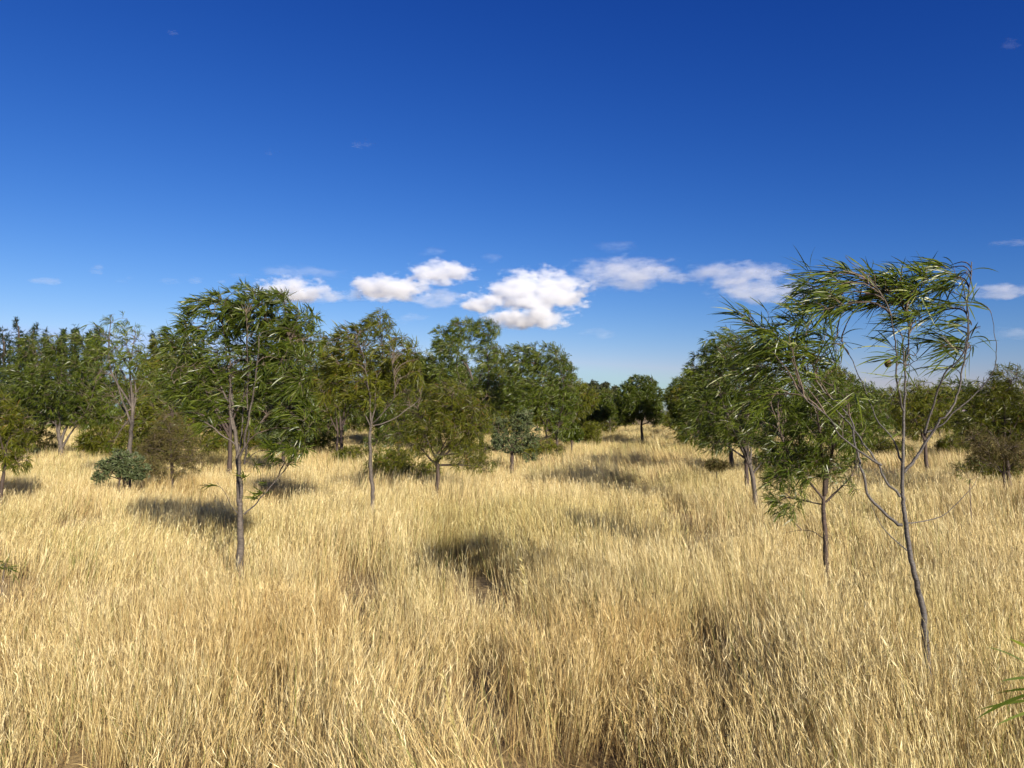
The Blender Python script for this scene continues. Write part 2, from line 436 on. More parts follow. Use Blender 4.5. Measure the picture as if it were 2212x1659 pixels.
def build_tree(name, label, cat, loc, trunk, limbs, lobes, n_sec, n_twig, per_twig, leafL, leafW, seg=3, wind=.5, droop=.3,
               mat='leaf', bark='bark', r_trunk=.04, group=None, seed=1, singles=0, twig_r=.0035, limb_r=None, spread=.25,
               surf=.33, sub_sides=4, leaf_from=.3, end=.57):
    """trunk: list of points (local metres); limbs: list of (points, r0) or None to grow to the lobes;
    lobes: (cx, cy, cz, rx, ry, rz, weight)"""
    r = np.random.default_rng(seed)
    n_sec, n_twig = int(n_sec * 1.5), int(n_twig * DENSE)
    root = empty(name, loc)
    tag(root, label, cat, group)
    tp = spline(trunk, max(14, 5 * len(trunk)))
    tp[1:-1] += r.normal(size=(len(tp) - 2, 3)) * r_trunk * np.array([.09, .09, 0])
    u = np.linspace(0, 1, len(tp))
    tr = r_trunk * (1.12 - (1.12 - end) * u) + r_trunk * .35 * np.exp(-u * 14)
    obj('trunk', mesh_np('trunk', *tube(tp, tr, 10), M[bark]), root)
    segs_p, segs_d = [tp[len(tp) // 2:]], [unit(np.gradient(tp, axis=0))[len(tp) // 2:]]
    lob = np.array(lobes, float)
    if limbs is None:
        limbs = []
        for q, lb in enumerate(lob):
            c = lb[:3] + r.normal(size=3) * lb[3:6] * .2
            s = tp[int(len(tp) * r.uniform(.62, .99))]
            mid = s + (c - s) * .5 + np.array([0, 0, .10 * np.linalg.norm(c - s)]) + r.normal(size=3) * .06 * np.linalg.norm(c - s)
            mid[:2] += (s[:2] - mid[:2]) * -.15
            limbs.append(([s, mid, c], r_trunk * .5))
    for lp, r0 in limbs:
        n = max(8, 4 * len(lp))
        P = spline(lp, n)
        ln = np.linalg.norm(P[-1] - P[0])
        P[1:] += np.cumsum(r.normal(size=(n - 1, 3)) * ln * .0035, 0)
        R = r0 * (1 - .75 * np.linspace(0, 1, n) ** .8)
        obj('branch', mesh_np('branch', *tube(P, R, 7), M[bark]), root)
        segs_p.append(P); segs_d.append(unit(np.gradient(P, axis=0)))
    AP, AD = np.concatenate(segs_p), np.concatenate(segs_d)
    wgt = lob[:, 6] * lob[:, 3] * lob[:, 4] * lob[:, 5]
    wgt = lob[:, 6] * np.cbrt(wgt / np.maximum(lob[:, 6], 1e-6)) ** 2.4
    wgt = wgt / wgt.sum()
    def sample(n, lo=.2, hi=1.0):
        k = r.choice(len(lob), n, p=wgt)
        d = unit(r.normal(size=(n, 3)))
        return lob[k, :3] + d * lob[k, 3:6] * (lo + (hi - lo) * r.random(n) ** surf)[:, None]
    def attach(T, AP, AD, up=.55):
        out = []
        for c in range(0, len(T), 128):
            dv = T[c:c + 128, None, :] - AP[None]
            d = np.linalg.norm(dv, axis=2)
            cost = d + up * np.maximum(0, .25 * d - dv[:, :, 2]) - .25 * (dv * AD[None]).sum(2)
            out.append(np.argmin(cost + r.random(d.shape) * .08 * d.min(1, keepdims=True), 1))
        return np.concatenate(out)
    def curves(p0, dr, t, n, bendw):
        """one bent path per tip, all at once: (tips, n, 3)"""
        dv = t - p0
        d = np.maximum(np.linalg.norm(dv, axis=1, keepdims=True), 1e-6)
        c = p0 + unit(dr * .6 + np.array([0, 0, .45]) + dv / d * .5) * d * .5
        u = np.linspace(0, 1, n)[None, :, None]
        P = (1 - u) ** 2 * p0[:, None] + 2 * u * (1 - u) * c[:, None] + u ** 2 * t[:, None]
        P = P + WIND * wind * bendw * d[:, None] * u ** 2.2
        P[:, 1:] += np.cumsum(r.normal(size=(len(t), n - 1, 3)) * d[:, None] * .012, 1)
        return P
    def tubes(P, r0, taper, k):
        m, n = P.shape[:2]
        T = unit(np.gradient(P, axis=1))
        ref = np.where(np.abs(T[:, :1, :1]) < .8, np.array([1.0, 0, 0]), np.array([0, 1.0, 0]))
        A = unit(np.cross(T, ref)); Bn = np.cross(T, A)
        ang = np.linspace(0, 2 * math.pi, k, endpoint=False)
        rad = (np.asarray(r0).reshape(-1, 1) * np.linspace(1, taper, n)[None])[:, :, None, None]
        V = P[:, :, None, :] + rad * (np.cos(ang)[None, None, :, None] * A[:, :, None] + np.sin(ang)[None, None, :, None] * Bn[:, :, None])
        a = np.arange(m)[:, None, None] * n * k + np.arange(n - 1)[None, :, None] * k; j = np.arange(k)[None, None, :]; j2 = (j + 1) % k
        return V.reshape(-1, 3), np.stack([a + j, a + j2, a + k + j2, a + k + j], -1).reshape(-1, 4)
    S = sample(n_sec, .0, .85)
    i = attach(S, AP, AD)
    P = curves(AP[i], AD[i], S, 7, .10)
    ln = np.linalg.norm(P[:, -1] - P[:, 0], axis=1)
    twg = [tubes(P, np.minimum(.30 * r_trunk, .0030 + .0065 * ln), .42, sub_sides)]
    AP2 = np.concatenate([AP, P[:, 1:].reshape(-1, 3)]); AD2 = np.concatenate([AD, unit(np.gradient(P, axis=1))[:, 1:].reshape(-1, 3)])
    keepi = AP2[:, 2] > (lob[:, 2] - 1.4 * lob[:, 5]).min()
    AP2, AD2 = AP2[keepi], AD2[keepi]
    T = sample(n_twig, .10, 1.0)
    i = attach(T, AP2, AD2, .3)
    P = curves(AP2[i], AD2[i], T, 6, .28)
    twg.append(tubes(P, np.full(n_twig, twig_r), .45, 3))
    q = per_twig
    tt = leaf_from + (1 - leaf_from) * (np.arange(q)[None] + r.random((n_twig, q))) / q
    f = tt * 5; a = np.minimum(f.astype(int), 4); ar = np.arange(n_twig)[:, None]
    lp = [(P[ar, a] + (P[ar, a + 1] - P[ar, a]) * (f - a)[:, :, None]).reshape(-1, 3)]
    ld = [unit(P[ar, a + 1] - P[ar, a]).reshape(-1, 3)]
    sz = [(1.08 - .35 * tt).reshape(-1)]
    tw = obj('twigs', mesh_np('twigs', *join(twg), M['twig']), root)
    tw['kind'] = 'stuff'
    P, D, sz = np.concatenate(lp), np.concatenate(ld), np.concatenate(sz)
    n = len(P)
    D = unit(D * .75 + WIND * wind * r.uniform(.3, 1.1, n)[:, None] + r.normal(size=(n, 3)) * spread)
    B = np.array([0, 0, -1.0]) * droop * r.uniform(.1, 1.3, n)[:, None] + WIND * wind * .25 * r.random(n)[:, None] + r.normal(size=(n, 3)) * .12
    Ls = leafL * sz * r.uniform(.6, 1.25, n); Ws = leafW * r.uniform(.7, 1.25, n)
    rnd = np.clip(.5 * r.random(n) + .5 * (.5 + .6 * (fbm(P[:, 0] * 3 + 40, P[:, 2] * 3 + P[:, 1] * 2 + 70, seed) - .5)), 0, 1)
    rnd = np.where(r.random(n) < .03, 1.0, rnd * .96)
    one = np.zeros(n, bool)
    if singles:
        sc_ = Ls * Ws - .00004 * P[:, 1]          # the largest and nearest leaves
        one[np.argsort(-sc_)[:singles]] = True
    r2_ = np.random.default_rng(seed + 5)
    Vv, Qq, Aa = leaf_geo(P[~one], D[~one], Ls[~one], Ws[~one], B[~one], seg, rnd[~one], r=r2_)
    cr = obj('crown', mesh_np('crown', Vv, Qq, M[mat], {'rnd': Aa}), root)
    cr['kind'] = 'stuff'
    if singles:
        idx = np.where(one)[0]
        # alike leaves share a few curved blades
        kinds = []
        for k in range(12):
            bd = np.array([[r.uniform(.08, .42), r.uniform(-.08, .08), 0]])
            v, q, a_ = leaf_geo(np.zeros((1, 3)), np.array([[0, 0, 1.0]]), np.ones(1), np.full(1, leafW / leafL * r.uniform(.85, 1.15)), bd, 6, np.array([r.random() * .96]), r=r)
            kinds.append(mesh_np('leaf', v, q, M[mat], {'rnd': a_}))
        for i in idx:
            o = bpy.data.objects.new('leaf', kinds[int(r.integers(0, 12))])
            o.parent = cr
            o.location = P[i]
            zx = unit(D[i]); bx = B[i] + r.normal(size=3) * .08; xx = unit(bx - zx * np.dot(bx, zx)); yy = np.cross(zx, xx)
            o.rotation_euler = Matrix((xx, yy, zx)).transposed().to_euler()
            o.scale = (Ls[i],) * 3
            col.objects.link(o)
    return root

def px_tree(name, label, px, d, trunk, lobes, limbs=None, depth=1.0, yoff=.3, **kw):
    """picture-measured outline of a tree at depth d turned into metres around its own base"""
    b = W(px, 900, d); b[2] = float(ground_z(b[0], d)) - .04
    r = np.random.default_rng(kw.get('seed', 1) + 77)
    s = d / F
    tl = [np.zeros(3)] + [W(x, y, d) - b for x, y in trunk]
    lb = []
    for q in lobes:
        x, y, rx, rz = q[:4]; w = q[4] if len(q) > 4 else 1.0
        c = W(x, y, d) - b
        ry = depth * .5 * (rx + rz) * s
        off = q[5] if len(q) > 5 else r.uniform(-1, 1) * yoff * ry * 1.6
        c[1] += off
        lb.append((c[0], c[1], c[2], rx * s, ry, rz * s, w))
    lm = None
    if limbs:
        lm = []
        for pl, r0 in limbs:
            dy = r.uniform(-.45, .45)
            n = len(pl)
            lm.append(([W(x, y, d) - b + np.array([0, dy * (k / (n - 1)) ** 1.3, 0]) for k, (x, y) in enumerate(pl)], r0))
    return build_tree(name, label, kw.pop('cat', 'tree'), b, tl, lm, lb, **kw)

# --- nearest tree on the right: thin grey trunk, streaming leaves
H = px_tree('acacia_tree', 'thin grey leaning acacia with long streaming leaves, nearest tree at right', 2012, 3.6,
    [(2005, 1452), (1999, 1380), (1996, 1326), (1982, 1266), (1967, 1202), (1957, 1132), (1951, 1085), (1949, 1040), (1951, 971), (1953, 890), (1955, 821), (1952, 768), (1949, 727)],
    [(1890, 622, 150, 52, 1.5), (1785, 600, 70, 42, .8), (1775, 665, 80, 50, 1.1), (2000, 610, 80, 52, 1.2), (2062, 590, 38, 52, 1.3), (2062, 690, 40, 80, 1.3),
     (1985, 690, 80, 45, 1.1), (1985, 760, 75, 45, .8), (2090, 770, 26, 50, .7), (1930, 800, 60, 50, .3),
     (1665, 695, 60, 42, 1.4), (1720, 740, 95, 55, 1.7), (1665, 790, 65, 55, 1.4), (1770, 790, 80, 55, 1.0), (1820, 740, 60, 40, .5),
     (1640, 850, 45, 45, .5), (1850, 880, 50, 55, .25), (1930, 900, 50, 40, .12)],
    limbs=[([(1949, 1134), (1925, 1117), (1896, 1081), (1882, 1032), (1872, 996), (1858, 951), (1851, 910), (1803, 849), (1762, 805), (1709, 760), (1665, 720)], .0085),
           ([(1944, 1073), (1925, 1048), (1908, 1008), (1884, 967), (1856, 922), (1815, 874), (1783, 837), (1734, 788), (1690, 765)], .0068),
           ([(1904, 1004), (1850, 970), (1791, 931), (1754, 890), (1701, 857), (1660, 830)], .006),
           ([(1953, 1020), (1969, 996), (1986, 967), (1996, 939), (2006, 914), (2030, 882), (2045, 841), (2051, 792), (2057, 727), (2055, 646), (2059, 590)], .0085),
           ([(2000, 935), (2030, 918), (2051, 886), (2075, 862), (2099, 829), (2111, 792), (2104, 744), (2090, 690)], .0045),
           ([(1998, 935), (2003, 880), (2014, 810), (2034, 768), (2026, 687), (1990, 630)], .006),
           ([(1953, 890), (1935, 850), (1920, 800), (1905, 740), (1880, 680), (1830, 620), (1770, 580)], .0055),
           ([(1952, 800), (1965, 740), (1960, 680), (1930, 640), (1880, 610)], .005),
           ([(1953, 1010), (1940, 960), (1905, 900), (1890, 830), (1870, 760), (1830, 690)], .005),
           ([(1958, 1130), (1985, 1126), (2040, 1110), (2095, 1060), (2120, 1030)], .0035),
           ([(1966, 1195), (1920, 1150), (1900, 1110), (1893, 1080)], .0035)],
    n_sec=80, n_twig=165, per_twig=8, leafL=0.155, leafW=0.006, seg=6, wind=.95, droop=0.46, mat='leaf', bark='bark_smooth',
    r_trunk=0.0155, end=.16, seed=3, singles=300, twig_r=.0022, depth=1.25, spread=0.22, leaf_from=0.08)
# brown seed gall hanging in that crown
bm_v, bm_q = [], []
u, v = np.meshgrid(np.linspace(0, 2 * math.pi, 13)[:-1], np.linspace(.05, math.pi - .05, 9))
rr = .016 * (1 + .22 * np.sin(u * 5 + v * 4) * np.sin(v * 6))
V = np.stack([rr * np.sin(v) * np.cos(u), rr * np.sin(v) * np.sin(u), 1.2 * rr * np.cos(v)], -1).reshape(-1, 3)
i, j = np.meshgrid(np.arange(12), np.arange(8)); a = j * 12 + i; b = j * 12 + (i + 1) % 12
Q = np.stack([a, b, b + 12, a + 12], -1).reshape(-1, 4)
gl = obj('seed_cluster', mesh_np('seed_cluster', V, Q, M['gall']), H, W(1918, 785, 3.6) - np.array(H.location))
gl['label'] = 'small round brown seed cluster among the leaves'

# --- forked tree at left
px_tree('acacia_tree', 'leafy acacia with forked grey trunk, nearest tree left of the lane', 519, 6.6,
    [(519, 1203), (520, 1136), (519, 1092)],
    [(450, 685, 75, 60, .8), (520, 658, 80, 48, .9), (590, 685, 75, 56, 1.0), (652, 725, 42, 72, 1.2), (400, 745, 48, 50, .7), (500, 775, 115, 70, .6),
     (625, 800, 66, 62, 1.0), (415, 825, 55, 48, .7), (590, 880, 75, 60, .7), (655, 890, 44, 66, 1.1), (455, 870, 70, 50, .4), (630, 970, 46, 42, .8), (470, 930, 50, 35, .12), (575, 1060, 32, 30, .12), (475, 1035, 22, 30, .12), (545, 1005, 30, 30, .1)],
    limbs=[([(519, 1092), (511, 1053), (510, 990), (504, 928), (496, 886), (487, 845), (479, 803), (467, 745), (450, 690)], .026),
           ([(519, 1092), (526, 1048), (528, 1003), (543, 970), (552, 928), (563, 870), (575, 800), (585, 740)], .0185),
           ([(504, 928), (490, 870), (467, 824), (450, 795), (417, 772), (385, 745)], .012),
           ([(508, 960), (480, 940), (450, 915), (408, 886), (390, 850), (380, 810)], .008),
           ([(510, 990), (520, 930), (517, 870), (520, 800), (515, 720), (505, 660)], .010),
           ([(552, 928), (590, 880), (615, 820), (625, 750)], .010),
           ([(528, 1003), (540, 920), (545, 840), (550, 760), (555, 690)], .010),
           ([(496, 886), (500, 830), (495, 760), (480, 690), (440, 650)], .008),
           ([(527, 1111), (550, 1090), (571, 1057), (600, 1020), (615, 980)], .008),
           ([(514, 1110), (503, 1090), (495, 1060), (482, 1035)], .005)],
    n_sec=130, n_twig=520, per_twig=13, leafL=0.125, leafW=0.0082, seg=4, wind=0.72, droop=.36, bark='bark', r_trunk=0.034, seed=5, singles=300, twig_r=.0026, depth=1.0)

# --- slender tree in the middle left
px_tree('acacia_tree', 'slender acacia with wavy bare trunk and open spreading limbs, left of centre', 804, 9.7,
    [(804, 1103), (805, 1061), (800, 1003), (799, 940), (802, 920)],
    [(750, 755, 52, 50), (805, 732, 55, 46), (830, 695, 34, 30, .8), (875, 762, 46, 42, 1.0), (770, 810, 75, 52), (865, 815, 55, 45, .9), (725, 830, 36, 42, .6), (810, 850, 60, 40, .5), (900, 800, 25, 34, .7)],
    limbs=[([(801, 925), (792, 903), (775, 874), (750, 849), (729, 830), (712, 810)], .010),
           ([(802, 920), (802, 878), (800, 824), (796, 786), (785, 740)], .015),
           ([(803, 915), (812, 870), (817, 824), (830, 786), (830, 730), (820, 690)], .011),
           ([(803, 915), (830, 895), (859, 861), (866, 820), (862, 770)], .010),
           ([(805, 920), (838, 911), (876, 886), (900, 861), (905, 820)], .010),
           ([(801, 860), (785, 820), (760, 780), (745, 740)], .010)],
    n_sec=90, n_twig=430, per_twig=11, leafL=.14, leafW=0.0084, seg=3, wind=.55, droop=.35, mat='leaf_warm', bark='bark', r_trunk=0.029, seed=8, twig_r=.003)

# --- low round tree before the lane edge
px_tree('acacia_tree', 'low round light green acacia with dark crooked trunk, left edge of the lane', 943, 12.5,
    [(944, 1060), (946, 1012), (941, 985)],
    [(895, 890, 52, 58), (970, 858, 75, 45), (1030, 895, 48, 60), (960, 935, 88, 55), (1015, 985, 55, 38, .9), (880, 955, 40, 40, .7), (1040, 1005, 38, 25, .8), (930, 985, 50, 35, .4), (990, 900, 60, 50)],
    n_sec=110, n_twig=560, per_twig=11, leafL=.14, leafW=0.0078, seg=3, wind=.30, droop=.42, mat='leaf_warm', bark='bark_dark', r_trunk=0.042, seed=13, spread=.55)

# --- tree in front of the right hand row
px_tree('acacia_tree', 'small dense acacia with dark upright trunk behind the nearest right tree', 1784, 6.1,
    [(1785, 1225), (1782, 1150), (1778, 1090), (1782, 1065)],
    [(1740, 850, 75, 55), (1690, 920, 70, 60), (1780, 930, 85, 60), (1720, 1000, 70, 55, .9), (1800, 870, 60, 50), (1690, 1060, 48, 50, .8), (1840, 960, 40, 50, .5), (1700, 1110, 40, 30, .35), (1830, 1040, 35, 35, .35), (1760, 1000, 70, 40, .5), (1720, 1160, 30, 22, .12)],
    limbs=[([(1781, 1070), (1772, 1020), (1758, 970), (1740, 910), (1725, 860)], .017),
           ([(1782, 1065), (1785, 1000), (1790, 940), (1800, 880)], .02),
           ([(1780, 1080), (1755, 1050), (1725, 1020), (1700, 980), (1680, 930)], .011),
           ([(1784, 1085), (1810, 1060), (1835, 1030), (1848, 990)], .01),
           ([(1779, 1090), (1750, 1085), (1715, 1080), (1690, 1070)], .007),
           ([(1782, 1165), (1760, 1150), (1735, 1150), (1705, 1160)], .004)],
    n_sec=110, n_twig=360, per_twig=12, leafL=0.105, leafW=0.006, seg=3, wind=.45, droop=.45, mat='leaf', bark='bark_dark', r_trunk=0.022, seed=21, twig_r=.0025, spread=.5)

# --- right hand row beyond
px_tree('acacia_tree', 'bushy acacia leaning towards the lane, second trunk of the right row', 1632, 11.2,
    [(1631, 1075), (1624, 1020), (1616, 985)],
    [(1640, 770, 60, 45), (1590, 760, 60, 42), (1560, 820, 55, 55), (1620, 840, 70, 60), (1540, 890, 45, 50, .9), (1600, 910, 65, 50), (1670, 880, 50, 55), (1560, 950, 50, 40, .7), (1640, 960, 45, 35, .5)],
    n_sec=110, n_twig=560, per_twig=11, leafL=.14, leafW=0.0079, seg=3, wind=.55, droop=.40, bark='bark', r_trunk=0.04, seed=34)
px_tree('acacia_tree', 'bushy acacia on a straight dark trunk in the right row', 1613, 13.5,
    [(1613, 1040), (1612, 1000), (1608, 960)],
    [(1560, 745, 50, 38), (1600, 770, 55, 50), (1530, 800, 45, 50), (1520, 860, 45, 50), (1570, 860, 60, 60), (1510, 920, 40, 45, .8), (1560, 930, 55, 45), (1640, 850, 45, 60)],
    n_sec=100, n_twig=520, per_twig=11, leafL=.15, leafW=0.0092, seg=3, wind=.5, droop=.40, bark='bark_dark', r_trunk=0.042, seed=35)
px_tree('acacia_tree', 'dark green acacia farther up the right row, overhanging the lane', 1581, 18.6,
    [(1581, 1003), (1578, 970), (1574, 945)],
    [(1550, 790, 45, 35), (1510, 820, 40, 40), (1500, 870, 38, 40), (1545, 860, 50, 50), (1500, 915, 36, 30, .8), (1545, 920, 45, 35)],
    n_sec=80, n_twig=430, per_twig=11, leafL=.17, leafW=0.0126, seg=2, wind=.45, droop=.4, bark='bark_dark', r_trunk=.06, seed=36)
px_tree('acacia_tree', 'rounded acacia near the far end of the right row', 1475, 33,
    [(1475, 950), (1475, 930)],
    [(1470, 835, 24, 22), (1495, 855, 26, 28), (1455, 865, 20, 26), (1478, 885, 30, 28)],
    n_sec=60, n_twig=330, per_twig=11, leafL=.22, leafW=0.0208, seg=2, wind=.35, droop=.4, bark='bark_dark', r_trunk=.07, seed=37)

# --- end of the lane
px_tree('acacia_tree', 'round headed acacia on a clear trunk standing alone at the lane end', 1387, 36,
    [(1387, 945), (1386, 925), (1386, 905)],
    [(1385, 830, 38, 22), (1360, 855, 30, 30), (1408, 855, 28, 32), (1385, 875, 48, 34), (1352, 895, 26, 24, .8), (1415, 895, 20, 26, .8)],
    n_sec=70, n_twig=800, per_twig=12, leafL=.24, leafW=0.0224, seg=2, wind=.35, droop=.5, mat='leaf', bark='bark_dark', r_trunk=.075, seed=41)
px_tree('acacia_tree', 'small dark spreading acacia left of the lane end', 1292, 40,
    [(1292, 938), (1293, 920), (1294, 908)],
    [(1285, 872, 24, 18), (1310, 870, 22, 20), (1275, 890, 20, 16), (1300, 890, 30, 18)],
    n_sec=60, n_twig=480, per_twig=11, leafL=.24, leafW=.028, seg=2, wind=.3, droop=.4, mat='leaf', bark='bark_dark', r_trunk=.07, seed=42)

# --- left row beyond the low round tree
px_tree('acacia_tree', 'wind swept acacia with rounded crown on two thin trunks, left of the lane', 1204, 25,
    [(1204, 968), (1203, 945), (1202, 915)],
    [(1130, 775, 48, 38), (1185, 775, 55, 38), (1220, 820, 38, 48), (1150, 830, 65, 50), (1200, 870, 52, 42), (1240, 870, 22, 40, .7), (1130, 870, 45, 40), (1215, 920, 36, 28, .6)],
    limbs=[([(1182, 972), (1183, 940), (1186, 900), (1180, 850), (1160, 790)], .05),
           ([(1203, 940), (1208, 900), (1215, 850), (1205, 790)], .04),
           ([(1203, 945), (1180, 900), (1150, 850), (1130, 790)], .03),
           ([(1202, 930), (1225, 890), (1235, 850)], .025),
           ([(1184, 930), (1160, 890), (1135, 860)], .025)],
    n_sec=110, n_twig=1150, per_twig=12, leafL=.19, leafW=0.0143, seg=2, wind=.6, droop=.45, bark='bark_dark', r_trunk=.06, seed=44)
px_tree('acacia_tree', 'tallest acacia of the left row with bare grey stems below a swept top', 1040, 27,
    [(1040, 955), (1040, 925), (1039, 900)],
    [(960, 730, 32, 32), (1005, 712, 42, 28), (1055, 715, 32, 32), (985, 755, 55, 30), (1060, 770, 32, 45), (1000, 830, 50, 40, .45), (1060, 850, 50, 45, .8), (950, 800, 25, 30, .7)],
    n_sec=120, n_twig=880, per_twig=12, leafL=.19, leafW=0.0143, seg=2, wind=.6, droop=.45, bark='bark', r_trunk=.085, seed=45)
px_tree('silvery_shrub', 'grey green rounded shrub with short dark stem beside the lane', 1106, 17.5,
    [(1106, 1000), (1106, 975), (1107, 960)],
    [(1080, 930, 24, 34), (1125, 915, 26, 36), (1105, 955, 50, 24), (1155, 945, 22, 28, .7), (1152, 988, 22, 14, .6), (1064, 965, 22, 16, .6), (1140, 900, 14, 20, .6)],
    n_sec=60, n_twig=330, per_twig=12, leafL=.07, leafW=.018, seg=2, wind=.1, droop=.1, mat='leaf_grey', bark='bark_dark', r_trunk=.05, seed=46, cat='shrub', spread=.8)
px_tree('green_bush', 'small dark green bush at the foot of the two thin trunks', 1235, 27,
    [(1235, 962), (1235, 950)],
    [(1225, 938, 18, 18), (1248, 940, 16, 14), (1236, 925, 18, 14)],
    n_sec=30, n_twig=200, per_twig=11, leafL=.12, leafW=.03, seg=2, wind=.1, droop=.2, mat='leaf', bark='bark_dark', r_trunk=.04, seed=47, cat='shrub', spread=.8)

# --- left of the forked tree
px_tree('acacia_tree', 'open thin acacia with pale trunk rising behind the grey green shrub', 280, 13.5,
    [(278, 1005), (281, 960), (286, 900), (287, 850)],
    [(205, 715, 30, 26, .8), (250, 690, 28, 18, .7), (280, 725, 40, 30, .8), (235, 745, 42, 32), (290, 775, 46, 42), (220, 780, 40, 40, .7), (310, 830, 35, 45, .6), (240, 850, 45, 40, .6), (275, 900, 45, 30, .35), (250, 960, 30, 25, .15)],
    n_sec=100, n_twig=170, per_twig=11, leafL=.15, leafW=0.0087, seg=3, wind=.55, droop=.38, bark='bark', r_trunk=0.045, seed=51)
px_tree('silvery_shrub', 'low grey green leafy shrub in the grass at the foot of the thin tree', 258, 12.8,
    [(258, 1045), (258, 1035)],
    [(232, 1012, 24, 22), (268, 1000, 22, 30), (250, 992, 16, 26, .8), (300, 1018, 22, 22, .8), (215, 1032, 18, 12, .7), (285, 1022, 30, 18), (292, 992, 12, 22, .6)],
    n_sec=40, n_twig=210, per_twig=12, leafL=.075, leafW=.018, seg=2, wind=.05, droop=.05, mat='leaf_grey', bark='bark_dark', r_trunk=.02, seed=52, cat='shrub', spread=.7)
px_tree('dry_shrub', 'brown half dead feathery shrub between thin tree and forked trunk', 372, 14.2,
    [(372, 1030), (370, 990), (368, 960)],
    [(360, 920, 40, 35, .8), (340, 970, 38, 38), (400, 960, 42, 45), (370, 1005, 55, 28), (325, 1005, 28, 22, .6), (425, 1000, 25, 25, .6)],
    n_sec=70, n_twig=250, per_twig=12, leafL=.14, leafW=0.006, seg=2, wind=.1, droop=.35, mat='leaf_brown', bark='bark_dark', r_trunk=.035, seed=53, cat='shrub', spread=.6)
px_tree('acacia_tree', 'wide dense acacia branching from several stems near the ground at left', 135, 25,
    [(132, 968), (128, 945), (126, 930)],
    [(80, 760, 60, 42), (160, 750, 65, 40), (220, 790, 45, 45), (60, 830, 55, 50), (140, 830, 80, 60), (215, 860, 55, 45), (110, 890, 70, 38), (190, 900, 50, 35, .8), (260, 880, 30, 30, .5)],
    limbs=[([(128, 950), (118, 915), (100, 870), (75, 800)], .05), ([(130, 960), (140, 925), (160, 880), (175, 800)], .06),
           ([(136, 965), (150, 940), (165, 915), (200, 870)], .045), ([(127, 940), (128, 880), (130, 800), (135, 750)], .045),
           ([(150, 925), (190, 890), (220, 830)], .03), ([(118, 915), (85, 890), (55, 850)], .03)],
    n_sec=130, n_twig=1150, per_twig=12, leafL=.19, leafW=0.018, seg=2, wind=.35, droop=.5, bark='bark', r_trunk=.085, seed=54)
px_tree('acacia_sapling', 'young acacia cut by the left picture edge beside the open grass', 2, 11.5,
    [(3, 1060), (8, 1020), (12, 980)],
    [(10, 890, 40, 40), (40, 930, 30, 45, .8), (0, 960, 45, 45), (30, 1000, 30, 25, .7)],
    n_sec=60, n_twig=300, per_twig=11, leafL=.13, leafW=0.0083, seg=3, wind=.3, droop=.35, mat='leaf_warm', bark='bark_dark', r_trunk=.03, seed=55)
px_tree('acacia_tree', 'acacia half hidden behind the forked tree, its dark trunk showing left of the fork', 496, 17.5,
    [(496, 1005), (497, 950), (497, 900)],
    [(370, 760, 45, 45), (360, 830, 45, 50), (420, 780, 50, 60), (430, 850, 55, 45), (500, 800, 60, 60), (380, 890, 40, 35, .6), (560, 830, 50, 50)],
    n_sec=100, n_twig=500, per_twig=11, leafL=.16, leafW=0.0119, seg=2, wind=.45, droop=.42, bark='bark_dark', r_trunk=.06, seed=56)
px_tree('silvery_shrub', 'tall rounded blue green shrub right of and behind the forked tree', 615, 18.5,
    [(612, 1000), (612, 970), (612, 950)],
    [(640, 870, 36, 36), (600, 890, 40, 40), (650, 930, 32, 40), (610, 950, 50, 35), (580, 930, 30, 35)],
    n_sec=70, n_twig=420, per_twig=12, leafL=.075, leafW=.022, seg=2, wind=.1, droop=.1, mat='leaf_grey', bark='bark_dark', r_trunk=.05, seed=57, cat='shrub', spread=.8)
px_tree('acacia_tree', 'dark acacia on close set brown stems between forked and slender trees', 737, 23,
    [(738, 980), (737, 940), (735, 900)],
    [(700, 760, 38, 45), (740, 780, 45, 50), (690, 830, 32, 45), (740, 850, 50, 40), (780, 830, 35, 50), (710, 880, 35, 30, .7), (770, 900, 30, 30, .5)],
    limbs=[([(728, 975), (727, 930), (722, 880), (705, 800)], .045), ([(737, 940), (742, 890), (748, 820)], .045), ([(736, 930), (755, 880), (775, 830)], .03), ([(727, 930), (705, 880), (692, 840)], .025)],
    n_sec=100, n_twig=520, per_twig=11, leafL=.18, leafW=0.0140, seg=2, wind=.35, droop=.42, mat='leaf_warm', bark='bark_dark', r_trunk=.06, seed=58)
px_tree('acacia_tree', 'dark acacia crown showing between the slender and the low round tree', 860, 21,
    [(862, 985), (862, 950), (860, 910)],
    [(850, 800, 40, 45), (890, 790, 35, 40), (840, 870, 45, 45), (890, 860, 40, 45), (850, 930, 45, 40), (820, 960, 35, 30, .7)],
    n_sec=90, n_twig=480, per_twig=11, leafL=.18, leafW=0.0133, seg=2, wind=.3, droop=.42, mat='leaf', bark='bark_dark', r_trunk=.055, seed=59)

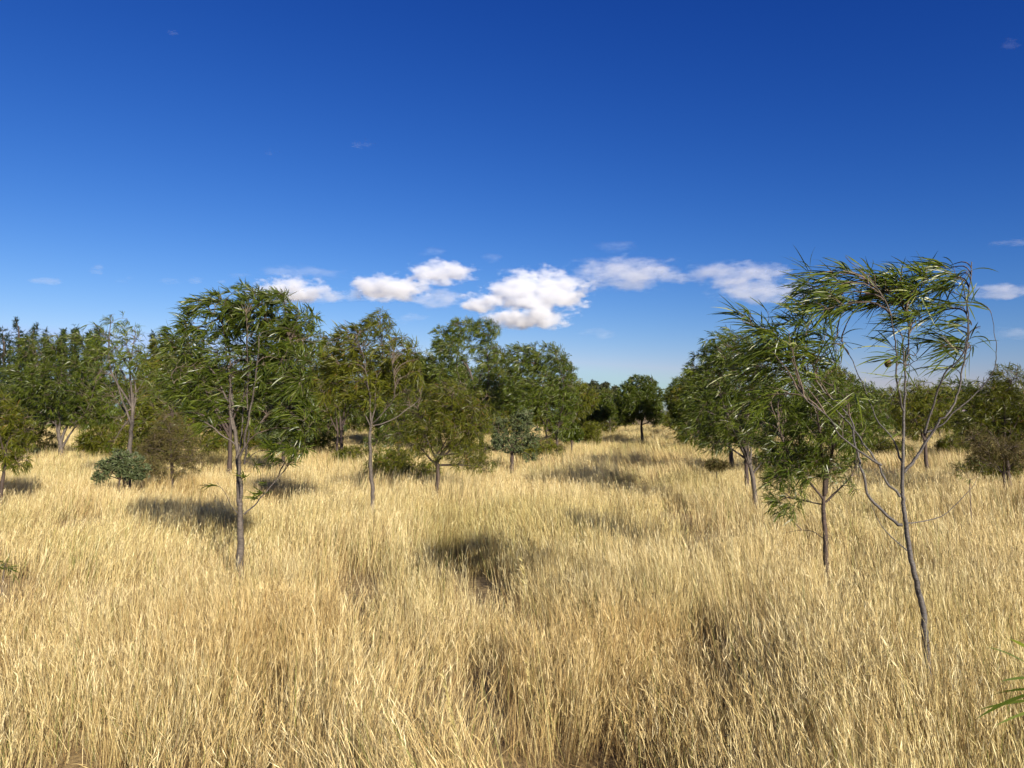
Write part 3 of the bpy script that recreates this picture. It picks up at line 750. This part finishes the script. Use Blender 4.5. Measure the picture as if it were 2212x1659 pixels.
# --- right side
px_tree('acacia_tree', 'feathery acacia with brown dead lower skirt at the right picture edge', 2185, 12.5,
    [(2182, 1050), (2176, 1000), (2170, 950)],
    [(2190, 815, 45, 40, .7), (2140, 860, 45, 45), (2200, 880, 50, 50), (2110, 900, 40, 40, .8), (2165, 930, 60, 35), (2230, 930, 40, 60)],
    n_sec=90, n_twig=520, per_twig=11, leafL=.14, leafW=0.0080, seg=3, wind=.35, droop=.38, mat='leaf_warm', bark='bark_dark', r_trunk=.04, seed=61, spread=.55)
px_tree('dry_shrub', 'tangle of brown dead twigs under the feathery right edge tree', 2170, 12.0,
    [(2170, 1040), (2165, 1020)],
    [(2110, 945, 40, 22, .7), (2150, 970, 55, 28), (2195, 985, 40, 35), (2120, 990, 35, 25, .6)],
    n_sec=60, n_twig=220, per_twig=9, leafL=.15, leafW=.006, seg=2, wind=.35, droop=.25, mat='leaf_brown', bark='bark_dark', r_trunk=.025, seed=62, cat='shrub', spread=.5)
px_tree('acacia_tree', 'acacia seen through the bare stems of the nearest right tree', 2000, 19,
    [(2000, 990), (1998, 950), (1995, 920)],
    [(1985, 850, 50, 34), (2040, 862, 45, 34), (1940, 868, 45, 34), (1990, 895, 70, 36), (2050, 905, 40, 35, .8), (1930, 910, 40, 30, .7)],
    n_sec=80, n_twig=470, per_twig=11, leafL=.16, leafW=0.0120, seg=2, wind=.3, droop=.42, mat='leaf_warm', bark='bark_dark', r_trunk=.05, seed=63)
px_tree('acacia_tree', 'dense acacia behind the small dark trunked tree on the right', 1850, 16,
    [(1850, 1010), (1848, 970), (1846, 940)],
    [(1830, 850, 50, 40), (1880, 860, 50, 40), (1790, 880, 40, 45), (1850, 910, 70, 45), (1900, 920, 35, 35, .8)],
    n_sec=80, n_twig=470, per_twig=11, leafL=.15, leafW=0.0112, seg=2, wind=.35, droop=.42, mat='leaf', bark='bark_dark', r_trunk=.05, seed=64)
px_tree('dry_shrub', 'small dark brown shrub in the grass below the right row', 1548, 15.0,
    [(1548, 1018), (1548, 1010)],
    [(1540, 1003, 16, 12), (1560, 1006, 14, 10)],
    n_sec=16, n_twig=90, per_twig=8, leafL=.12, leafW=.01, seg=2, wind=.1, droop=.2, mat='leaf_brown', bark='bark_dark', r_trunk=.012, seed=65, cat='shrub', spread=.7)
for k, (px, d, lb, lab) in enumerate([
        (8, 5.6, [(5, 1215, 18, 24), (20, 1235, 14, 16)], 'tiny green acacia seedling in the grass at the left picture edge'),
        (2095, 9.0, [(2090, 1028, 26, 20), (2115, 1015, 18, 20)], 'long leaved acacia seedling in grass right of the nearest tree')]):
    px_tree('acacia_seedling', lab, px, d, [(px, lb[0][1] + 25), (px + 2, lb[0][1] + 8)], lb, n_sec=4, n_twig=6, per_twig=6,
            leafL=.085, leafW=.005, seg=3, wind=.1, droop=.2, mat='leaf', bark='twig', r_trunk=.006, seed=70 + k, cat='seedling', spread=.6, twig_r=.0018)

# --- leafy sprig reaching in at the lower right, close to the lens
def sprig():
    base = W(2300, 1640, 1.25)
    root = empty('acacia_sprig', base)
    tag(root, 'green leaf sprig close to the lens at the lower right edge', 'sprig')
    P = spline([np.zeros(3), W(2268, 1540, 1.2) - base, W(2250, 1470, 1.18) - base, W(2240, 1410, 1.2) - base], 14)
    obj('stem', mesh_np('stem', *tube(P, np.linspace(.003, .0012, 14), 6), M['twig']), root)
    for k, (x0, y0, x1, y1, w) in enumerate([(2255, 1492, 2109, 1553, .0085), (2252, 1490, 2137, 1503, .005), (2248, 1466, 2160, 1472, .004), (2262, 1512, 2113, 1534, .0045),
                                             (2243, 1450, 2130, 1397, .004), (2266, 1530, 2148, 1569, .004), (2240, 1415, 2180, 1380, .005), (2260, 1500, 2330, 1420, .006)]):
        a, e = W(x0, y0, 1.19) - base, W(x1, y1, 1.13 + .02 * (k % 4)) - base
        dv = e - a; ln = np.linalg.norm(dv)
        v, q, a_ = leaf_geo(a[None], unit(dv)[None] + np.array([[0, 0, .16]]), np.array([ln]), np.array([w]), np.array([[0, 0, -.16]]), 6, np.array([.25 + .09 * k]), r=np.random.default_rng(40 + k))
        obj('leaf', mesh_np('leaf', v, q, M['leaf'], {'rnd': a_}), root)
sprig()

# --- tall seeding grass stalks standing out of the field
def stalk(label, b, tip, d, head, nsp, w=.0030, seed=0):
    r = np.random.default_rng(900 + seed)
    B = W(*b, d); B[2] = 0.0
    root = empty('grass_stalk', B)
    tag(root, label, 'grass stalk', 'tall seeding stalks in the foreground')
    T = W(*tip, d + .35) - B
    mid = T * .55 + np.array([T[0] * -.12, 0, .10])
    P = spline([np.zeros(3), mid, T], 16)
    V, Q = tube(P, np.linspace(w / 2, w / 5, 16), 5)
    obj('stem', mesh_np('stem', V, Q, M['grass'], {'rnd': np.full(len(V), .82)}), root)
    if nsp:
        t = np.linspace(1 - head, 1, nsp); f = t * 14.999; a = f.astype(int)
        pp = P[a] + (P[a + 1] - P[a]) * (f - a)[:, None]
        dd = unit(unit(P[a + 1] - P[a]) * .8 + np.array([-.6, 0, .25]) + r.normal(size=(nsp, 3)) * .25)
        V, Q, A = leaf_geo(pp, dd, r.uniform(.014, .028, nsp), r.uniform(.003, .005, nsp), np.zeros((nsp, 3)), 3, r.uniform(.6, .9, nsp), r=r)
        sh = obj('seed_head', mesh_np('seed_head', V, Q, M['grass'], {'rnd': A}), root)
stalk('tall pale grass stalk with feathery seed head, left one at bottom centre', (1045, 1760), (960, 1460), 1.9, .34, 46, .0040, 0)
stalk('tall pale grass stalk rising furthest right at bottom centre', (1230, 1760), (1125, 1190), 2.0, .12, 14, .0036, 1)
stalk('thin pale grass stalk between the two taller bottom centre stalks', (1175, 1760), (1140, 1420), 2.1, .2, 14, .0026, 2)
stalk('long straw stalk bent low across the grass left of the leaning trunk', (1640, 1560), (1930, 1395), 2.9, .1, 8, .0026, 3)
stalk('upright pale stalk standing beside the leaning grey trunk', (2012, 1560), (2012, 1270), 3.2, .12, 10, .003, 4)

# ------------------------------------------------------------------ background trees in the planted rows
def copy_tree(src, loc, rz, s, label, group):
    c = src.copy(); col.objects.link(c)
    c.location = loc; c.rotation_euler = (0, 0, rz); c.scale = s
    c['label'] = label; c['group'] = group
    for ch in src.children:
        k = ch.copy(); k.parent = c; col.objects.link(k)
        for g2 in ch.children:
            k2 = g2.copy(); k2.parent = k; col.objects.link(k2)
    return c

def round_proto(seed, mat, wd):
    r = np.random.default_rng(seed)
    lobes = []
    for k in range(10):
        a = k * 2.4 + r.random(); q = r.uniform(.35, .85) if k < 8 else .15
        lobes.append((q * math.cos(a), q * math.sin(a), r.uniform(.95, 2.9) if k < 8 else r.uniform(2.9, 3.3), r.uniform(.55, .8), r.uniform(.55, .8), r.uniform(.5, .7), 1))
    return dict(trunk=[(0, 0, 0), (.05, .02, .5), (0, .03, 1.0), (.02, 0, 1.4)], limbs=None, lobes=lobes, n_sec=70, n_twig=520, per_twig=11,
                leafL=.21, leafW=.020, seg=2, wind=wd, droop=.42, mat=mat, bark='bark_dark', r_trunk=.055, seed=seed)
SLOPE = .196
rows = [(-9.0, 'second row left of the lane', 28, 62), (-14.3, 'third row left of the lane', 28, 62), (-19.8, 'fourth row left of the lane', 29, 66), (-25.5, 'fifth row left of the lane', 36, 66),
        (-31, 'sixth row left of the lane', 42, 70), (-3.7, 'nearest row left of the lane', 30, 62), (1.5, 'nearest row right of the lane', 22, 62), (6.6, 'second row right of the lane', 25, 62),
        (11.8, 'third row right of the lane', 24, 62), (17, 'fourth row right of the lane', 27, 62), (22.5, 'fifth row right of the lane', 25, 66), (28, 'sixth row right of the lane', 33, 66)]
ORD = ['first', 'second', 'third', 'fourth', 'fifth', 'sixth', 'seventh', 'eighth', 'ninth', 'tenth', 'eleventh', 'twelfth', 'thirteenth', 'fourteenth', 'fifteenth', 'sixteenth']
proto_src = []
for k in range(5):
    proto_src.append(None)
rr = np.random.default_rng(404)
n_bg = 0
for off, gname, y0, y1 in rows:
    y = y0 + rr.uniform(0, 2); nth = 0
    while y < y1:
        x = off + SLOPE * y + rr.uniform(-.5, .5)
        px = CX + F * x / y
        if -120 < px < 2330 and not (1265 < px < 1480 and y < 46) and rr.random() < .92:
            k = int(rr.integers(0, 5))
            s = rr.uniform(.82, 1.15) * (1.22 if off < -8 else .86 if off > 5 else 1.0)
            lab = 'bushy background acacia, %s from the near end of the %s' % (ORD[nth], gname); nth += 1
            grp = 'background acacias in the ' + gname
            loc = (x, y, float(ground_z(x, y)) - .03); rz = rr.uniform(-.7, .7)
            sc3 = (s * rr.uniform(.9, 1.15), s, s * rr.uniform(.85, 1.1))
            if proto_src[k] is None:
                o = build_tree('acacia_tree', lab, 'tree', loc, group=grp, **round_proto(300 + k, ('leaf', 'leaf_warm', 'leaf', 'leaf_warm', 'leaf')[k], .35))
                o.rotation_euler = (0, 0, rz); o.scale = sc3
                proto_src[k] = o
            else:
                copy_tree(proto_src[k], loc, rz, sc3, lab, grp)
            n_bg += 1
        y += rr.uniform(2.3, 3.5) * (1 + y / 90)
nth = 0
for x in np.arange(-78, 80, 3.4):
    y = 80 + rr.uniform(-7, 9); x = x + rr.uniform(-1, 1)
    if not -130 < CX + F * x / y < 2340: continue
    s = rr.uniform(1.0, 1.35)
    copy_tree(proto_src[int(rr.integers(0, 5))], (x, y, -.75), rr.uniform(-.7, .7), (s * 1.35, s * 1.35, s * 1.15), 'bushy acacia in the far belt closing off the field', 'acacias of the far belt closing off the field')
print('background trees', n_bg)

# low bushes filling the gaps between the rows
bush_src = None
for k, (px, d, s, lab) in enumerate([(690, 26, 1.0, 'low green bush under the dark acacia on close set stems'), (765, 21, .8, 'low green bush right of the close set brown stems'),
        (835, 16.5, .8, 'low green bush between slender trunk and low round tree'), (905, 15.0, .55, 'small bush left of the crooked dark trunk'), (1012, 22, 1.0, 'low bush behind the low round tree, right side'),
        (1165, 23, .9, 'low bush behind the grey green lane shrub'), (235, 24, 1.2, 'low bush behind the thin pale trunk, left side'), (332, 22, 1.0, 'low bush behind the thin pale trunk, right side'),
        (440, 24, 1.2, 'low bush far behind the forked trunk, left side'), (560, 27, 1.3, 'low bush far behind the forked trunk, right side'), (60, 27, 1.2, 'low bush at left behind the young edge acacia'),
        (1268, 33, 1.1, 'low bush left of the small dark lane end tree'), (1700, 19, 1.0, 'low bush under the right row crowns'), (1765, 15, .8, 'low bush behind the small dense tree on the right'),
        (1925, 24, .8, 'low bush seen left through the bare leaning stems'), (2060, 25, .8, 'low bush seen right of the bare leaning stems'), (2125, 15.5, .9, 'low bush left of the dead twig tangle')]):
    b = W(px, 900, d); b[2] = float(ground_z(b[0], d)) - .05
    if bush_src is None:
        r_ = np.random.default_rng(88)
        lb = [(r_.uniform(-.5, .5), r_.uniform(-.4, .4), r_.uniform(.45, .95), r_.uniform(.3, .45), r_.uniform(.3, .45), r_.uniform(.25, .4), 1) for q in range(7)]
        bush_src = build_tree('low_bush', lab, 'bush', b, [(0, 0, 0), (.02, 0, .2), (0, 0, .4)], None, lb, 50, 260, 11, .15, .014, seg=2, wind=.2, droop=.35, mat='leaf_warm',
                              bark='bark_dark', r_trunk=.025, seed=88, group='low bushes between the tree rows', spread=.6)
        bush_src.scale = (s * 1.2, s, s)
    else:
        copy_tree(bush_src, b, k * 1.3, (s * 1.2, s, s * (.8 + .1 * (k % 4))), lab, 'low bushes between the tree rows')

# far pines (dark, pointed) and a gum grove on the skyline
def pine(label, px, top, d, wide, seed, group='dark pines on the skyline'):
    b = W(px, 900, d); b[2] = -.1
    h = W(px, top, d)[2]
    w = wide / F * d
    r = np.random.default_rng(seed)
    lobes = []
    for k in range(9):
        f = k / 8
        a = r.random() * 6.28; q = w * .35 * (1 - f)
        rad = max(w * (1.15 - f) ** .75 * r.uniform(1.0, 1.7), .45)
        q = w * .6 * (1 - .7 * f)
        lobes.append((q * math.cos(a), q * math.sin(a), h * (.16 + .76 * f), rad, rad, h * .10, 1))
    build_tree('pine_tree', label, 'tree', b, [(0, 0, 0), (0, .05, h * .4), (.05, 0, h * .6), (0, 0, h * .84)], None, lobes, n_sec=50, n_twig=420, per_twig=10,
               leafL=.5, leafW=.07, seg=2, wind=.0, droop=.0, mat='leaf_pine', bark='bark_dark', r_trunk=.2, seed=seed, group=group, spread=.6, surf=.6, twig_r=.015)
for px, top, wide, lab in [(4, 700, 34, 'broad dark pine at the left picture edge above the dense acacia'), (36, 686, 40, 'tallest broad dark pine on the left skyline'),
                           (66, 694, 30, 'dark pine just right of the tallest left skyline pine'), (95, 703, 26, 'low dark pine top above the wide dense acacia crown'),
                           (132, 706, 15, 'first pointed pine tip above the dense acacia crown at left'), (158, 700, 14, 'second pointed pine tip above the dense acacia crown at left'),
                           (186, 704, 18, 'broader pine tip touching the thin tree at left'), (206, 700, 14, 'pointed pine tip behind the swept top of the thin tree'),
                           (912, 772, 18, 'dark pine top between slender tree and tallest acacia'), (932, 765, 16, 'dark pine top against the swept crown of the tallest acacia'),
                           (330, 712, 18, 'pine top behind the crown of the forked tree, left side'), (1000, 775, 20, 'dark pine behind the bare stems of the tallest acacia')]:
    pine(lab, px, top, 85, wide, 500 + int(px))
def gum(label, px, top, d, wide, seed):
    b = W(px, 900, d); b[2] = -.1
    h = W(px, top, d)[2]; w = wide / F * d
    r = np.random.default_rng(seed)
    lobes = [(r.uniform(-.6, .6) * w, r.uniform(-.6, .6) * w, h * r.uniform(.45, .85), w * .5, w * .5, h * .13, 1) for k in range(8)] + [(0, 0, h * .88, w * .45, w * .45, h * .1, 1)]
    build_tree('gum_tree', label, 'tree', b, [(0, 0, 0), (.1, 0, h * .3), (0, 0, h * .5)], None, lobes, n_sec=60, n_twig=420, per_twig=10,
               leafL=.42, leafW=.09, seg=2, wind=.1, droop=.4, mat='leaf_euc', bark='bark_dark', r_trunk=.16, seed=seed, group='gum grove beyond the lane end', spread=.7, twig_r=.012)
for px, top, wide, lab in [(1262, 822, 22, 'leftmost olive gum of the grove beyond the lane'), (1284, 818, 24, 'tallest olive gum of the grove beyond the lane'),
                           (1308, 820, 24, 'olive gum in the middle of the far grove'), (1330, 828, 20, 'olive gum beside the round lane end tree'), (1240, 835, 22, 'olive gum behind the two trunked acacia')]:
    gum(lab, px, top, 95, wide, 600 + px)

# ------------------------------------------------------------------ clouds (real volumes, kilometres away)
def cloud_mat(name, dens, thr, nscale, soft, stretch=(1, 1, 1), flat=.0):
    m, N, K = newmat(name)
    tc = N.new('ShaderNodeTexCoord')
    sp = N.new('ShaderNodeSeparateXYZ'); K.new(tc.outputs['Object'], sp.inputs[0])
    ng_ = N.new('ShaderNodeMath'); ng_.operation = 'MULTIPLY'; ng_.inputs[1].default_value = -flat; K.new(sp.outputs[2], ng_.inputs[0])
    zm = N.new('ShaderNodeMath'); zm.operation = 'MAXIMUM'; K.new(sp.outputs[2], zm.inputs[0]); K.new(ng_.outputs[0], zm.inputs[1])
    cb = N.new('ShaderNodeCombineXYZ'); K.new(sp.outputs[0], cb.inputs[0]); K.new(sp.outputs[1], cb.inputs[1]); K.new(zm.outputs[0], cb.inputs[2])
    ln = N.new('ShaderNodeVectorMath'); ln.operation = 'LENGTH'; K.new(cb.outputs[0], ln.inputs[0])
    ge = N.new('ShaderNodeNewGeometry')
    mp = N.new('ShaderNodeMapping'); mp.inputs['Scale'].default_value = stretch; K.new(ge.outputs['Position'], mp.inputs['Vector'])
    n = N.new('ShaderNodeTexNoise'); n.inputs['Scale'].default_value = 1 / nscale; n.inputs['Detail'].default_value = 7; n.inputs['Roughness'].default_value = .66
    K.new(mp.outputs[0], n.inputs['Vector'])
    r2 = N.new('ShaderNodeMath'); r2.operation = 'POWER'; r2.inputs[1].default_value = 2.4; K.new(ln.outputs['Value'], r2.inputs[0])
    mt = N.new('ShaderNodeMath'); mt.operation = 'MULTIPLY_ADD'; mt.inputs[1].default_value = -.30; K.new(r2.outputs[0], mt.inputs[0]); K.new(n.outputs[0], mt.inputs[2])
    mr = N.new('ShaderNodeMapRange'); mr.interpolation_type = 'SMOOTHSTEP'
    mr.inputs['From Min'].default_value = thr; mr.inputs['From Max'].default_value = thr + soft; mr.inputs['To Max'].default_value = dens
    K.new(mt.outputs[0], mr.inputs[0])
    v = N.new('ShaderNodeVolumePrincipled'); v.inputs['Color'].default_value = (.93, .945, .975, 1); v.inputs['Anisotropy'].default_value = 0.0
    K.new(mr.outputs[0], v.inputs['Density'])
    o = N.new('ShaderNodeOutputMaterial'); K.new(v.outputs[0], o.inputs['Volume'])
    return m
CM = {'cumulus': cloud_mat('cumulus_cloud', .011, .355, 100, .15, (.62, .62, 1.2), flat=1.4), 'thin': cloud_mat('thin_cloud', .0030, .36, 95, .20, (.5, .5, 1.3), flat=1.2),
      'wisp': cloud_mat('wispy_cloud', .0012, .38, 90, .25, (.45, .45, 1.5), flat=1.0)}
def ico(n=2):
    import bmesh
    bm = bmesh.new(); bmesh.ops.create_icosphere(bm, subdivisions=n, radius=1.0)
    me = bpy.data.meshes.new('cloud'); bm.to_mesh(me); bm.free(); return me
ICO = {}
for kx in CM:
    ICO[kx] = ico(3); ICO[kx].materials.append(CM[kx])
CD = 6000.0
def cloud(kind, label, x0, x1, y0, y1, d=CD, group=None):
    c = W((x0 + x1) / 2, (y0 + y1) / 2, d); s = d / F
    o = obj('cloud', ICO[kind], loc=c)
    o.scale = ((x1 - x0) / 2 * (1.06 if kind == 'cumulus' else 1.2) * s, max((x1 - x0), (y1 - y0)) * .35 * s, (y1 - y0) / 2 * 1.1 * s)
    tag(o, label, 'cloud', group or 'clouds above the trees')
for a in [('cumulus', 'flat bottomed white cloud above the crown of the forked tree', 515, 740, 596, 668), ('thin', 'thin tail of cloud right of the flat left cloud', 640, 790, 622, 665),
          ('cumulus', 'puffy white cloud above the slender tree', 725, 945, 582, 672), ('cumulus', 'bright heaped cloud right of and above the puffy one', 860, 1050, 556, 632),
          ('thin', 'ragged cloud shreds below the heaped cloud', 880, 1010, 615, 680), ('cumulus', 'largest white cloud, upper heap, above the lane', 1020, 1310, 572, 705),
          ('cumulus', 'left shoulder of the largest cloud, bright and rounded', 975, 1130, 622, 690), ('cumulus', 'lower trailing bank under the largest cloud', 1020, 1260, 655, 725),
          ('thin', 'broad thin veil of cloud right of the largest cloud', 1205, 1500, 548, 640), ('thin', 'long thin streak of cloud reaching the right tree', 1440, 1720, 560, 625),
          ('thin', 'faint ragged cloud behind the tips of the nearest right tree', 1520, 1780, 590, 675), ('wisp', 'long low wisp above the flat left cloud', 540, 780, 572, 606),
          ('wisp', 'small wisp high above the veil of cloud', 1270, 1390, 516, 552), ('wisp', 'short wisp above the bright heaped cloud', 1030, 1095, 543, 572),
          ('wisp', 'faint streak left of the short wisp', 890, 975, 532, 558), ('thin', 'small round white puff at left, alone in blue', 188, 232, 566, 602),
          ('thin', 'small flat puff left of the lone round one', 65, 142, 595, 618), ('wisp', 'tiny puff right of the lone round one', 245, 300, 595, 616),
          ('wisp', 'tiny faint puff above the thin left tree', 322, 400, 598, 618), ('thin', 'small bright puff touching the forked tree top, left side', 400, 442, 594, 618),
          ('thin', 'small bright puff behind the forked tree top, right side', 466, 500, 596, 622), ('wisp', 'thin dash of cloud left of the long low wisp', 490, 555, 589, 604),
          ('thin', 'bank of thin cloud at the right picture edge', 2075, 2260, 612, 652), ('wisp', 'thin streak high at the right picture edge', 2130, 2240, 516, 534),
          ('wisp', 'tiny wisp high in the blue left of centre', 752, 825, 296, 324), ('wisp', 'tiny white fleck beside the high wisp', 570, 610, 318, 342),
          ('wisp', 'faint fleck near the top left of the sky', 360, 392, 58, 82), ('wisp', 'faint wisp near the top right corner', 2155, 2212, 76, 110),
          ('wisp', 'faint low cloud patch below the largest cloud', 1240, 1350, 706, 734), ('wisp', 'faint veil between slender tree and largest cloud', 815, 950, 672, 704),
          ('wisp', 'faint low bank behind the nearest right tree crown', 2120, 2260, 700, 745)]:
    cloud(*a)
